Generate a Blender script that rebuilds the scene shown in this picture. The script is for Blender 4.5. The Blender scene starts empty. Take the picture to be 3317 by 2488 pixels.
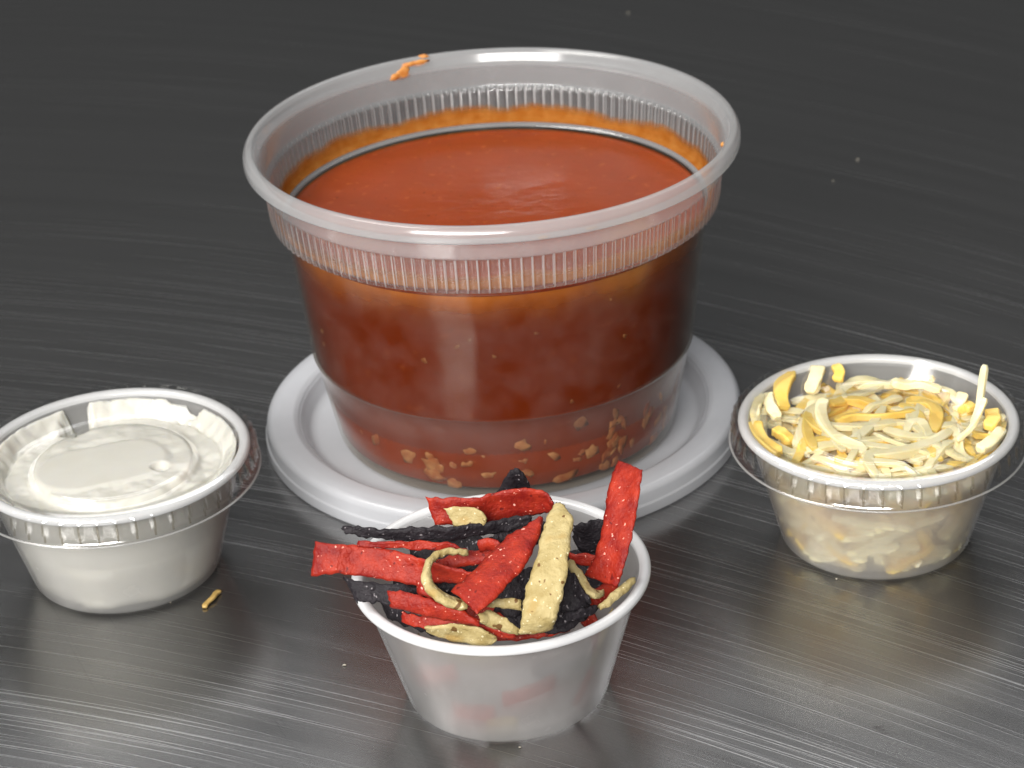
import bpy, bmesh, math, random
from math import sin, cos, pi, sqrt, exp, atan2, radians
from mathutils import Vector, Matrix, noise

random.seed(7)
MM = 0.001
scn = bpy.context.scene
COL = scn.collection

# ------------------------------------------------------------------ camera
cam_d = bpy.data.cameras.new("camera")
cam = bpy.data.objects.new("camera", cam_d)
COL.objects.link(cam)
CAM = Vector((0.0, -521.17, 279.80))
PITCH, ROLL, YAW = 0.476556, -0.057735, 0.002950
fw = Vector((sin(YAW) * cos(PITCH), cos(YAW) * cos(PITCH), -sin(PITCH)))
rt = fw.cross(Vector((0, 0, 1))).normalized()
up = rt.cross(fw)
rt2 = rt * cos(ROLL) + up * sin(ROLL)
up2 = -rt * sin(ROLL) + up * cos(ROLL)
cam.matrix_world = Matrix.Translation(CAM * MM) @ Matrix((rt2, up2, -fw)).transposed().to_4x4()
cam_d.sensor_width = 36.0
cam_d.lens = 7652.03 / 3317.0 * 36.0
cam_d.clip_start = 0.01
cam_d.clip_end = 20
cam_d.dof.use_dof = True
cam_d.dof.focus_distance = 0.475
cam_d.dof.aperture_fstop = 36
scn.camera = cam

# ------------------------------------------------------------------ world and lamps
world = bpy.data.worlds.new("World")
scn.world = world
world.use_nodes = True
bg = world.node_tree.nodes["Background"]
bg.inputs[0].default_value = (0.93, 0.97, 1.0, 1)
bg.inputs[1].default_value = 0.052

def lamp(name, loc, target, sx, sy, watts, col):
    d = bpy.data.lights.new(name, 'AREA')
    d.shape = 'RECTANGLE'
    d.size, d.size_y, d.energy, d.color = sx, sy, watts, col
    o = bpy.data.objects.new(name, d)
    COL.objects.link(o)
    o.location = loc
    o.rotation_euler = (Vector(target) - Vector(loc)).to_track_quat('-Z', 'Y').to_euler()
    return o

lamp("area_lamp", (-0.80, -0.20, 1.35), (0, 0, 0), 1.0, 0.45, 16, (1.0, 0.965, 0.92))
lamp("area_lamp", (0.18, 1.30, 1.75), (0, 0.1, 0), 1.8, 0.6, 13, (0.98, 0.98, 1.0))
lamp("area_lamp", (-0.42, -1.35, 0.85), (0, 0, 0), 1.1, 0.45, 43, (1.0, 0.97, 0.94))  # fill lamp added low behind the camera to brighten the front faces

scn.view_settings.view_transform = 'Standard'
scn.view_settings.look = 'None'
scn.view_settings.exposure = 0.0
scn.view_settings.gamma = 1.0
scn.render.engine = 'CYCLES'
scn.cycles.use_denoising = True
scn.cycles.max_bounces = 16
scn.cycles.diffuse_bounces = 12
scn.cycles.glossy_bounces = 6
scn.cycles.transparent_max_bounces = 32
scn.cycles.transmission_bounces = 12
scn.cycles.caustics_reflective = False
scn.cycles.caustics_refractive = False
scn.cycles.sample_clamp_indirect = 6

# ------------------------------------------------------------------ node helpers
class NT:
    def __init__(self, name):
        self.m = bpy.data.materials.new(name)
        self.m.use_nodes = True
        self.t = self.m.node_tree
        self.t.nodes.clear()
        self.out = self.n('ShaderNodeOutputMaterial')
    def n(self, typ, **kw):
        nd = self.t.nodes.new(typ)
        for k, v in kw.items():
            if k.startswith('i_'):
                k2 = k[2:]
                key = int(k2) if k2.isdigit() else k2.replace('_', ' ')
                self.set(nd, key, v)
            else:
                setattr(nd, k, v)
        return nd
    def set(self, nd, key, v):
        s = nd.inputs[key]
        if isinstance(v, bpy.types.NodeSocket):
            self.t.links.new(v, s)
        elif isinstance(v, tuple) and len(v) == 3 and s.type == 'RGBA':
            s.default_value = (*v, 1)
        else:
            s.default_value = v
    def math(self, op, a, b=0.0, c=None):
        nd = self.n('ShaderNodeMath', operation=op)
        self.set(nd, 0, a); self.set(nd, 1, b)
        if c is not None: self.set(nd, 2, c)
        return nd.outputs[0]
    def ramp(self, fac, a, b, lo=0.0, hi=1.0):
        nd = self.n('ShaderNodeMapRange', clamp=True)
        self.set(nd, 0, fac); self.set(nd, 1, a); self.set(nd, 2, b); self.set(nd, 3, lo); self.set(nd, 4, hi)
        return nd.outputs[0]
    def mix(self, fac, a, b):
        nd = self.n('ShaderNodeMix', data_type='RGBA')
        self.set(nd, 0, fac); self.set(nd, 6, a); self.set(nd, 7, b)
        return nd.outputs[2]
    def noise(self, vec, scale, detail=3.0, rough=0.55):
        nd = self.n('ShaderNodeTexNoise')
        if vec is not None: self.set(nd, 'Vector', vec)
        nd.inputs['Scale'].default_value = scale
        nd.inputs['Detail'].default_value = detail
        nd.inputs['Roughness'].default_value = rough
        return nd.outputs[0]
    def bump(self, h, strength, dist):
        nd = self.n('ShaderNodeBump')
        nd.inputs['Strength'].default_value = strength
        nd.inputs['Distance'].default_value = dist
        self.set(nd, 'Height', h)
        return nd.outputs[0]
    def obj(self):
        return self.n('ShaderNodeTexCoord').outputs['Object']
    def done(self, sh):
        self.t.links.new(sh, self.out.inputs[0])
        return self.m
    def mixsh(self, fac, a, b):
        nd = self.n('ShaderNodeMixShader')
        self.set(nd, 0, fac); self.t.links.new(a, nd.inputs[1]); self.t.links.new(b, nd.inputs[2])
        return nd.outputs[0]
    def schlick(self, f0=0.04, cap=0.7):
        """two-sided reflectance of a thin plastic wall"""
        g = self.n('ShaderNodeNewGeometry')
        d = self.n('ShaderNodeVectorMath', operation='DOT_PRODUCT')
        self.t.links.new(g.outputs['Normal'], d.inputs[0]); self.t.links.new(g.outputs['Incoming'], d.inputs[1])
        c = self.math('SUBTRACT', 1.0, self.math('ABSOLUTE', d.outputs['Value']))
        return self.math('MINIMUM', self.math('MULTIPLY_ADD', self.math('POWER', c, 5.0), 1 - f0, f0), cap)
    def principled(self, **kw):
        return self.n('ShaderNodeBsdfPrincipled', **kw)

# ------------------------------------------------------------------ materials
def mat_steel():
    k = NT("brushed_steel")
    sep = k.n('ShaderNodeSeparateXYZ'); k.t.links.new(k.obj(), sep.inputs[0])
    x, y = sep.outputs[0], sep.outputs[1]
    v = k.math('ADD', k.math('ADD', y, k.math('MULTIPLY', x, 0.58)), k.math('MULTIPLY', k.math('MULTIPLY', x, x), 1.1))
    def vec(su, sv, off=0.0, tilt=0.0):
        c = k.n('ShaderNodeCombineXYZ')
        vv = k.math('ADD', v, k.math('MULTIPLY', x, tilt)) if tilt else v
        k.set(c, 0, k.math('MULTIPLY_ADD', x, su, off)); k.set(c, 1, k.math('MULTIPLY', vv, sv))
        return c.outputs[0]
    fine = k.noise(vec(18, 3400), 1.0, 2.0)
    mid = k.noise(vec(7, 1500, 5.0), 1.0, 3.0, 0.6)
    broad = k.noise(vec(4, 160, 9.0), 1.0, 3.0)
    cloud = k.noise(k.obj(), 9.0, 4.0)
    mask = k.ramp(k.noise(vec(5, 45, 31.0), 1.0, 2.0), 0.40, 0.68)
    s1 = k.math('MULTIPLY', k.ramp(k.noise(vec(6, 2300, 17.0), 1.0, 1.0), 0.64, 0.70), mask)
    s2 = k.math('MULTIPLY', k.ramp(k.noise(vec(9, 2900, 41.0, 0.05), 1.0, 1.0), 0.66, 0.71), k.ramp(cloud, 0.42, 0.6))
    s3 = k.ramp(k.noise(vec(26, 1300, 77.0, 1.9), 1.0, 1.0), 0.74, 0.79)
    s4 = k.ramp(k.noise(vec(40, 1500, 57.0, -0.55), 1.0, 1.0), 0.76, 0.80)
    worn = k.ramp(k.math('ADD', y, k.math('MULTIPLY', k.math('SUBTRACT', cloud, 0.5), 0.25)), -0.03, 0.16, 1.0, 0.28)   # the front of the table is worked on more
    scr = k.math('MULTIPLY', k.math('MAXIMUM', s1, s2), worn)
    grain = k.noise(k.obj(), 1500.0, 2.0, 0.7)
    col = k.mix(k.ramp(mid, 0.3, 0.72), (0.262, 0.262, 0.260), (0.296, 0.295, 0.292))
    col = k.mix(k.math('MULTIPLY', k.ramp(fine, 0.35, 0.7), 0.4), col, (0.34, 0.339, 0.335))
    col = k.mix(k.math('MULTIPLY', k.ramp(grain, 0.5, 0.75), 0.4), col, (0.40, 0.40, 0.395))
    col = k.mix(k.math('MULTIPLY', scr, 0.55), col, (0.64, 0.64, 0.63))
    col = k.mix(k.math('MULTIPLY', k.math('MAXIMUM', s3, s4), 0.4), col, (0.10, 0.10, 0.10))
    # small dark stains
    for (sx, sy, r, c, amt) in ((0.0705, -0.1375, 0.0020, (0.06, 0.055, 0.05), 0.8), (0.0625, -0.1215, 0.0012, (0.07, 0.065, 0.06), 0.7)):
        dx = k.math('SUBTRACT', x, sx); dy = k.math('SUBTRACT', y, sy)
        d2 = k.math('ADD', k.math('MULTIPLY', dx, dx), k.math('MULTIPLY', dy, dy))
        g = k.math('POWER', 2.718, k.math('MULTIPLY', d2, -1.0 / (r * r)))
        g = k.math('MULTIPLY', g, k.ramp(k.noise(k.obj(), 900.0, 3.0, 0.7), 0.45, 0.66, 0.0, amt))
        col = k.mix(g, col, c)
    rough = k.math('ADD', k.ramp(broad, 0.3, 0.7, 0.20, 0.235), k.math('MULTIPLY', scr, 0.25))
    h = k.math('ADD', k.math('ADD', k.math('MULTIPLY', fine, 0.35), k.math('MULTIPLY', mid, 0.8)), k.math('MULTIPLY', scr, 0.7))
    nrm = k.bump(h, 0.14, 0.00008)
    p = k.principled(i_Metallic=0.93)
    k.set(p, 'Base Color', col); k.set(p, 'Roughness', rough); k.set(p, 'Normal', nrm)
    return k.done(p.outputs[0])

def mat_plastic(name, clear, tint=(0.86, 0.88, 0.90), rough=0.16, frost=0.0, diff=0.5, f0=0.04, see_col=(0.97, 0.975, 0.98)):
    """milky polypropylene: part see-through, part scattering, with a gloss"""
    k = NT(name)
    nz = k.noise(k.obj(), 120.0, 3.0)
    d = k.n('ShaderNodeBsdfDiffuse', i_Color=tint)
    t = k.n('ShaderNodeBsdfTranslucent', i_Color=tint)
    milk = k.mixsh(diff, t.outputs[0], d.outputs[0])
    see = k.n('ShaderNodeBsdfTransparent', i_Color=see_col).outputs[0]
    if frost > 0:
        rf = k.n('ShaderNodeBsdfRefraction', i_Color=(0.995, 0.995, 0.995), i_Roughness=0.35, i_IOR=1.25)
        see = k.mixsh(frost, see, rf.outputs[0])
    body = k.mixsh(k.ramp(nz, 0.2, 0.8, clear - 0.03, clear + 0.03), milk, see)
    g = k.n('ShaderNodeBsdfGlossy', i_Color=(1.0, 1.0, 1.0))
    k.set(g, 'Roughness', k.ramp(nz, 0.3, 0.7, rough * 0.85, rough * 1.15))
    return k.done(k.mixsh(k.schlick(f0, 0.6), body, g.outputs[0]))

def mat_clear():
    k = NT("clear_plastic")
    sn = k.n('ShaderNodeBsdfTransparent')
    k.set(sn, 'Color', k.mix(k.schlick(0.0, 1.0), (0.992, 0.992, 0.99), (0.94, 0.94, 0.92)))   # longer path through the wall at a grazing look
    see = sn.outputs[0]
    g = k.n('ShaderNodeBsdfGlossy', i_Color=(1.0, 1.0, 1.0), i_Roughness=0.10)
    return k.done(k.mixsh(k.schlick(0.075, 0.45), see, g.outputs[0]))

def mat_soup():
    k = NT("tomato_soup")
    o = k.obj()
    n1 = k.noise(o, 55.0, 4.0); n2 = k.noise(o, 420.0, 3.0); n3 = k.noise(o, 900.0, 1.0)
    col = k.mix(k.ramp(n1, 0.3, 0.7), (0.235, 0.037, 0.007), (0.275, 0.046, 0.009))
    col = k.mix(k.math('MULTIPLY', k.ramp(n2, 0.62, 0.75), 0.2), col, (0.62, 0.20, 0.05))
    col = k.mix(k.math('MULTIPLY', k.ramp(n3, 0.72, 0.76), 0.7), col, (0.10, 0.02, 0.006))
    p = k.principled(i_Roughness=0.26, i_IOR=1.33)
    k.set(p, 'Base Color', col)
    p.inputs['Subsurface Weight'].default_value = 0.8
    p.inputs['Subsurface Radius'].default_value = (1.0, 0.35, 0.10)
    p.inputs['Subsurface Scale'].default_value = 0.006
    k.set(p, 'Normal', k.bump(k.math('ADD', n1, k.math('MULTIPLY', n2, 0.12)), 0.14, 0.0025))
    return k.done(p.outputs[0])

def mat_film():
    k = NT("sauce_film")
    o = k.obj()
    sep = k.n('ShaderNodeSeparateXYZ'); k.t.links.new(o, sep.inputs[0])
    n = k.noise(o, 60.0, 4.0); n2 = k.noise(o, 330.0, 2.0)
    d = k.n('ShaderNodeBsdfDiffuse'); t = k.n('ShaderNodeBsdfTranslucent')
    col = k.mix(k.ramp(n2, 0.35, 0.7), (0.60, 0.22, 0.03), (0.70, 0.32, 0.07))
    k.set(d, 'Color', col); k.set(t, 'Color', col)
    see = k.n('ShaderNodeBsdfTransparent', i_Color=(1, 1, 1))
    edge = k.math('ADD', k.math('MULTIPLY', k.math('SUBTRACT', n, 0.5), 0.006), sep.outputs[2])
    a = k.ramp(edge, 0.0605, 0.0630, 0.85, 0.0)
    return k.done(k.mixsh(a, see.outputs[0], k.mixsh(0.6, d.outputs[0], t.outputs[0])))

def mat_glow_band():
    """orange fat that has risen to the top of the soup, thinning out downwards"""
    k = NT("painted_soup_glow")
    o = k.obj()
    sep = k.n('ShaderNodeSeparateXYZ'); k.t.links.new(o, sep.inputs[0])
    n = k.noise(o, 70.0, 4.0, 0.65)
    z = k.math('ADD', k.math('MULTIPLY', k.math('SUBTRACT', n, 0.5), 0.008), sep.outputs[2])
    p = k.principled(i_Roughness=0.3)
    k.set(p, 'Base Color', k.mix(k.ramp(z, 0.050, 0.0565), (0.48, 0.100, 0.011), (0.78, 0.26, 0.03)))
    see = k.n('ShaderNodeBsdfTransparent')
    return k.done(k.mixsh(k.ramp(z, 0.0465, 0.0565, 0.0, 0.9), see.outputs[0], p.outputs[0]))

def mat_food(name, c1, c2, rough=0.5, sss=0.0, sc=300.0, specks=(), bump=0.3, bdist=0.0006, bscale=700.0):
    k = NT(name)
    o = k.obj()
    info = k.n('ShaderNodeObjectInfo')
    add = k.n('ShaderNodeVectorMath', operation='ADD'); k.t.links.new(o, add.inputs[0])
    k.t.links.new(info.outputs['Random'], add.inputs[1])
    o = add.outputs[0]
    n1 = k.noise(o, sc, 4.0)
    col = k.mix(k.ramp(n1, 0.32, 0.68), c1, c2)
    for (scale, thr, w, c) in specks:
        col = k.mix(k.ramp(k.noise(o, scale, 1.0), thr, thr + w), col, c)
    p = k.principled(i_Roughness=rough)
    p.inputs['Specular IOR Level'].default_value = 0.28 if 'tortilla' in name else 0.5
    k.set(p, 'Base Color', col)
    if sss:
        p.inputs['Subsurface Weight'].default_value = sss
        p.inputs['Subsurface Radius'].default_value = (1.0, 0.7, 0.35)
        p.inputs['Subsurface Scale'].default_value = 0.002
    k.set(p, 'Normal', k.bump(k.noise(o, bscale, 3.0), bump, bdist))
    return k.done(p.outputs[0])

M_STEEL = mat_steel()
M_TUB = mat_plastic("milky_clear_plastic", 0.988, tint=(0.84, 0.86, 0.88), rough=0.16, f0=0.013, see_col=(0.84, 0.80, 0.74))
M_TUBBASE = mat_plastic("milky_tub_base_plastic", 0.968, tint=(0.86, 0.87, 0.88), rough=0.16, f0=0.02, see_col=(0.86, 0.83, 0.78))
M_TUBRIM = mat_plastic("milky_tub_rim_plastic", 0.64, tint=(0.86, 0.88, 0.89), rough=0.14)
M_COLLAR = mat_plastic("milky_tub_collar_plastic", 0.74, tint=(0.86, 0.88, 0.89), rough=0.14)
M_RIB = mat_plastic("milky_rib_plastic", 0.92, tint=(0.86, 0.86, 0.86), rough=0.14)
M_CREST = mat_plastic("milky_rib_crest_plastic", 0.50, tint=(0.90, 0.90, 0.90), rough=0.14)
M_GROOVE = mat_plastic("clear_groove_plastic", 0.94, tint=(0.80, 0.80, 0.80), rough=0.14)
M_TUBLID = mat_plastic("milky_lid_plastic", 0.42, tint=(0.88, 0.90, 0.935), rough=0.2, diff=0.6)
M_CUP = mat_plastic("frosted_cup_plastic", 0.60, tint=(0.985, 0.983, 0.975), rough=0.24, frost=0.15, diff=0.30, f0=0.03, see_col=(0.998, 0.998, 0.996))
M_RIM = mat_plastic("frosted_rim_plastic", 0.15, tint=(0.91, 0.92, 0.93), rough=0.18, diff=0.75)
M_CLEAR = mat_clear()
M_TICK = mat_plastic("clear_ridge_plastic", 0.97, rough=0.08, see_col=(0.78, 0.76, 0.71))
M_EDGE = mat_plastic("clear_edge_plastic", 0.68, tint=(0.85, 0.85, 0.84), rough=0.08)
M_SOUP = mat_soup()
M_FILM = mat_film()
M_GLOW = mat_glow_band()
M_SMEAR = mat_food("dried_sauce", (0.50, 0.17, 0.03), (0.68, 0.33, 0.09), 0.5, 0.0, 500.0)
M_CHICKEN = mat_food("cooked_chicken", (0.25, 0.050, 0.010), (0.44, 0.215, 0.085), 0.5, 0.0, 330.0)
M_CREAM = mat_food("sour_cream", (0.72, 0.705, 0.63), (0.76, 0.75, 0.69), 0.32, 0.2, 90.0, bump=0.12, bdist=0.001, bscale=140.0)
M_RED = mat_food("red_tortilla", (0.20, 0.007, 0.005), (0.41, 0.033, 0.013), 0.5, 0.0, 300.0,
                 [(210.0, 0.60, 0.12, (0.30, 0.018, 0.008)), (1500.0, 0.72, 0.03, (0.85, 0.33, 0.25)), (700.0, 0.755, 0.03, (0.85, 0.42, 0.34)), (520.0, 0.70, 0.03, (0.15, 0.008, 0.006))], 0.6, 0.0006, 1300.0)
M_BLACK = mat_food("black_tortilla", (0.010, 0.008, 0.011), (0.022, 0.018, 0.022), 0.6, 0.0, 500.0,
                   [(1200.0, 0.69, 0.04, (0.22, 0.20, 0.21))], 0.8, 0.0009, 800.0)
M_PALE = mat_food("pale_tortilla", (0.33, 0.25, 0.095), (0.50, 0.41, 0.20), 0.55, 0.0, 300.0,
                  [(190.0, 0.60, 0.12, (0.40, 0.27, 0.09)), (1300.0, 0.68, 0.04, (0.72, 0.64, 0.40)), (480.0, 0.69, 0.02, (0.14, 0.07, 0.02))], 0.6, 0.0006, 1200.0)
M_WHITECHEESE = mat_food("pale_cheese", (0.84, 0.73, 0.40), (0.87, 0.79, 0.52), 0.42, 0.35, 200.0, bump=0.15)
M_HEAP = mat_food("mixed_cheese", (0.84, 0.60, 0.20), (0.86, 0.72, 0.38), 0.45, 0.35, 160.0, bump=0.15)
M_ORANGECHEESE = mat_food("orange_cheese", (0.86, 0.56, 0.11), (0.88, 0.64, 0.18), 0.42, 0.35, 200.0, bump=0.15)
M_STRAY = mat_food("dried_cheese", (0.55, 0.36, 0.10), (0.62, 0.42, 0.14), 0.45, 0.0, 300.0)
M_CRUMB = mat_food("pale_crumb", (0.36, 0.33, 0.26), (0.46, 0.43, 0.36), 0.6, 0.0, 900.0)

# ------------------------------------------------------------------ object helpers (all lengths in mm)
def empty(name, loc, label=None, cat=None, group=None):
    o = bpy.data.objects.new(name, None)
    o.empty_display_size = 0.01
    COL.objects.link(o)
    o.location = Vector(loc) * MM
    tag(o, label, cat, group)
    return o

def tag(o, label=None, cat=None, group=None, kind=None):
    for k, v in (("label", label), ("category", cat), ("group", group), ("kind", kind)):
        if v: o[k] = v
    return o

def link_mesh(name, verts, faces, mat, parent=None, loc=(0, 0, 0), smooth=True, mats=None, fmat=None):
    me = bpy.data.meshes.new(name)
    me.from_pydata([Vector(v) * MM for v in verts], [], faces)
    for m in (mats or [mat]): me.materials.append(m)
    if smooth: me.polygons.foreach_set("use_smooth", [True] * len(faces))
    if fmat: me.polygons.foreach_set("material_index", fmat)
    me.update()
    bm = bmesh.new(); bm.from_mesh(me); bmesh.ops.recalc_face_normals(bm, faces=bm.faces); bm.to_mesh(me); bm.free()
    o = bpy.data.objects.new(name, me)
    COL.objects.link(o)
    o.location = Vector(loc) * MM
    if parent: o.parent = parent
    return o

def spline_pts(pts, n):
    """Catmull-Rom through pts, n samples"""
    P = [Vector(p) for p in pts]
    if len(P) == 2: return [P[0].lerp(P[1], i / (n - 1)) for i in range(n)]
    out = []
    for i in range(n):
        t = i / (n - 1) * (len(P) - 1)
        k = min(int(t), len(P) - 2); f = t - k
        p1, p2 = P[k], P[k + 1]
        p0 = P[k - 1] if k > 0 else p1 * 2 - p2
        p3 = P[k + 2] if k + 2 < len(P) else p2 * 2 - p1
        out.append(0.5 * (2 * p1 + (p2 - p0) * f + (2 * p0 - 5 * p1 + 4 * p2 - p3) * f * f + (3 * p1 - p0 - 3 * p2 + p3) * f ** 3))
    return out

def rounded(prof, rad=0.35, seg=3):
    """round every inner corner of an open (r,z) polyline"""
    out = [prof[0]]
    for a, b, c in zip(prof, prof[1:], prof[2:]):
        A, B, C_ = Vector(a), Vector(b), Vector(c)
        la, lc = (A - B).length, (C_ - B).length
        d = min(rad, la * 0.45, lc * 0.45)
        p, q = B + (A - B).normalized() * d, B + (C_ - B).normalized() * d
        for i in range(seg + 1):
            t = i / seg
            out.append(tuple(p * (1 - t) ** 2 + B * 2 * t * (1 - t) + q * t * t))
    out.append(prof[-1])
    return out

def lathe_data(profs, n=128, rmod=None):
    """revolve one or more open (r,z) polylines; r=0 ends become a pole"""
    V, F = [], []
    for prof in profs:
        rows = []
        for (r, z) in prof:
            if r < 1e-6:
                rows.append([len(V)] * n); V.append((0, 0, z))
            else:
                s = len(V)
                for i in range(n):
                    a = 2 * pi * i / n
                    rr = r + (rmod(r, z, a, i) if rmod else 0)
                    V.append((rr * cos(a), rr * sin(a), z))
                rows.append(list(range(s, s + n)))
        for A, B in zip(rows, rows[1:]):
            for i in range(n):
                j = (i + 1) % n
                f = [A[i], A[j], B[j], B[i]]
                g = []
                for q in f:
                    if q not in g: g.append(q)
                if len(g) > 2: F.append(g)
    return V, F

def lathe(name, profs, mat, parent=None, loc=(0, 0, 0), n=128, rmod=None):
    V, F = lathe_data(profs, n, rmod)
    return link_mesh(name, V, F, mat, parent, loc)

def ribbon_data(A, B, thick, seed, bumpy=0.35, ragged=0.35, curl=0.0, nv=9, step=0.7):
    """a crisp strip between two edge lines, with ragged rims, blisters and real thickness"""
    L = sum((Vector(b) - Vector(a)).length for a, b in zip(A, A[1:]))
    L = max(L, sum((Vector(b) - Vector(a)).length for a, b in zip(B, B[1:])))
    nu = max(8, int(L / step))
    a, b = spline_pts(A, nu), spline_pts(B, nu)
    top, bot = [], []
    off = Vector((seed * 13.7, seed * 5.3, seed * 2.1))
    grid = []
    for i in range(nu):
        w = max((b[i] - a[i]).length, 0.3)
        row = []
        for j in range(nv):
            v = j / (nv - 1)
            e0 = noise.noise(Vector((i * 0.42, 1.3, seed * 7.7))) * ragged / w
            e1 = noise.noise(Vector((i * 0.42, 9.3, seed * 3.1))) * ragged / w
            vv = -e0 + v * (1 + e0 + e1)
            row.append(a[i].lerp(b[i], vv))
        grid.append(row)
    # ragged ends
    for j in range(nv):
        d0 = noise.noise(Vector((j * 0.5, 3.3, seed))) * ragged * 0.9
        d1 = noise.noise(Vector((j * 0.5, 7.7, seed))) * ragged * 0.9
        t0 = (grid[0][j] - grid[1][j]).normalized(); t1 = (grid[-1][j] - grid[-2][j]).normalized()
        grid[0][j] = grid[0][j] + t0 * d0; grid[-1][j] = grid[-1][j] + t1 * d1
    V, F = [], []
    idx = {}
    for i in range(nu):
        for j in range(nv):
            du = grid[min(i + 1, nu - 1)][j] - grid[max(i - 1, 0)][j]
            dv = grid[i][min(j + 1, nv - 1)] - grid[i][max(j - 1, 0)]
            nrm = du.cross(dv)
            nrm = nrm.normalized() if nrm.length > 1e-9 else Vector((0, 0, 1))
            p = grid[i][j]
            v = j / (nv - 1); u = i / (nu - 1)
            c = curl * (4 * (v - 0.5) ** 2 - 0.5)
            wob = noise.noise(p * 0.22 + off) * bumpy * 1.2
            hi = noise.noise(p * 0.75 + off) * bumpy * 0.6
            lo = noise.noise(p * 0.75 + off * 2) * bumpy * 0.6
            ed = max(0.30, (1 - abs(2 * v - 1) ** 5) ** 0.5) * max(0.35, (1 - abs(2 * u - 1) ** 14) ** 0.5)
            hh = thick * 0.5 * ed
            idx[(i, j, 0)] = len(V); V.append(p + nrm * (c + wob + hh + hi * ed))
            idx[(i, j, 1)] = len(V); V.append(p + nrm * (c + wob - hh + lo * ed))
    for i in range(nu - 1):
        for j in range(nv - 1):
            F.append([idx[(i, j, 0)], idx[(i + 1, j, 0)], idx[(i + 1, j + 1, 0)], idx[(i, j + 1, 0)]])
            F.append([idx[(i, j, 1)], idx[(i, j + 1, 1)], idx[(i + 1, j + 1, 1)], idx[(i + 1, j, 1)]])
    for i in range(nu - 1):
        for j in (0, nv - 1):
            F.append([idx[(i, j, 0)], idx[(i, j, 1)], idx[(i + 1, j, 1)], idx[(i + 1, j, 0)]])
    for j in range(nv - 1):
        for i in (0, nu - 1):
            F.append([idx[(i, j, 0)], idx[(i, j + 1, 0)], idx[(i, j + 1, 1)], idx[(i, j, 1)]])
    return V, F

def centred(name, V, F, mat, label=None, cat=None, group=None, sharp=None, **kw):
    c = sum((Vector(v) for v in V), Vector()) / len(V)
    o = link_mesh(name, [Vector(v) - c for v in V], F, mat, loc=c, **kw)
    if sharp: o.data.set_sharp_from_angle(angle=radians(sharp))
    return tag(o, label, cat, group)

def shred_data(pts, w, h, seed, n=12, up=Vector((0, 0, 1))):
    """a soft shred: swept rounded rectangle with rounded blunt ends"""
    P = spline_pts(pts, n)
    V, F = [], []
    sec = [(-.5, -.38), (-.42, -.5), (.42, -.5), (.5, -.38), (.5, .38), (.42, .5), (-.42, .5), (-.5, .38)]
    m = len(sec)
    for i in range(n):
        t = (P[min(i + 1, n - 1)] - P[max(i - 1, 0)]).normalized()
        s = t.cross(up)
        s = s.normalized() if s.length > 0.05 else t.orthogonal().normalized()
        q = s.cross(t)
        tw = noise.noise(Vector((i * 0.13, seed * 3.7, 0))) * 0.8
        k = 0.62 if i in (0, n - 1) else 1.0
        wv = (1 + 0.22 * noise.noise(Vector((i * 0.35, seed * 1.7, 4.0)))) * k
        for (x, y) in sec:
            xx, yy = x * w * wv, y * h * wv
            V.append(P[i] + s * (xx * cos(tw) - yy * sin(tw)) + q * (xx * sin(tw) + yy * cos(tw)))
    for i in range(n - 1):
        for j in range(m):
            F.append([i * m + j, i * m + (j + 1) % m, (i + 1) * m + (j + 1) % m, (i + 1) * m + j])
    F.append(list(range(m))[::-1]); F.append(list(range((n - 1) * m, n * m)))
    return V, F

def blob_data(c, rx, ry, rz, seed, sub=2, amp=0.3):
    bm = bmesh.new()
    bmesh.ops.create_icosphere(bm, subdivisions=sub, radius=1.0)
    V = []
    for v in bm.verts:
        k = 1 + amp * noise.noise(v.co * 1.3 + Vector((seed * 3.1, seed, seed * 7.7)))
        V.append(Vector((c[0] + v.co.x * rx * k, c[1] + v.co.y * ry * k, c[2] + v.co.z * rz * k)))
    F = [[v.index for v in f.verts] for f in bm.faces]
    bm.free()
    return V, F

# ------------------------------------------------------------------ the steel table
def build_table():
    bm = bmesh.new()
    bmesh.ops.create_cube(bm, size=1.0)
    for v in bm.verts:
        v.co = Vector((v.co.x * 2600, v.co.y * 1700 + 420, v.co.z * 40 - 20))
    bmesh.ops.bevel(bm, geom=[e for e in bm.edges], offset=6, segments=3, affect='EDGES')
    V = [v.co.copy() for v in bm.verts]; F = [[v.index for v in f.verts] for f in bm.faces]
    bm.free()
    o = link_mesh("table_top", V, F, M_STEEL, smooth=False)
    tag(o, "dark scratched brushed steel table top under all the containers", None, None, "structure")
build_table()

# ------------------------------------------------------------------ the loose lid under the soup tub
def build_tub_lid():
    t = empty("tub_lid", (-0.9, 0.5, 0), "round milky plastic lid lying flat under the soup tub", "lid")
    skirt_o = [(58.7, 0.25), (59.5, 0.25), (59.5, 2.9), (59.1, 3.2), (58.9, 6.0), (58.0, 7.0), (55.6, 7.2), (52.2, 7.0), (51.2, 6.3)]
    skirt_i = [(50.6, 5.6), (52.6, 6.1), (57.6, 6.1), (58.1, 5.4), (58.3, 3.2), (58.6, 2.8), (58.7, 0.25)]
    prof = rounded(skirt_o, 0.7, 4)
    inner = rounded(skirt_i, 0.5, 3)
    lathe("lid_rim", [prof, inner], M_TUBLID, t, n=160)
    po = rounded([(51.2, 6.3), (48.4, 2.4), (46.9, 1.9), (0, 1.9)], 1.2, 4)
    pi_ = rounded([(50.6, 5.6), (48.0, 1.5), (46.8, 1.0), (0, 1.0)], 1.0, 4)
    lathe("lid_panel", [po, pi_], M_TUBLID, t, n=160)
build_tub_lid()

# ------------------------------------------------------------------ the soup tub
Z0 = 2.0
RIBS = 140
def tub_inner(z):
    """inner wall radius of the tub body"""
    if z < 23.2: return 41.4 + (45.6 - 41.4) * max(z - 1.0, 0) / 22.2
    return 46.2 + (49.9 - 46.2) * (z - 23.2) / (58.2 - 23.2)

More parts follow.
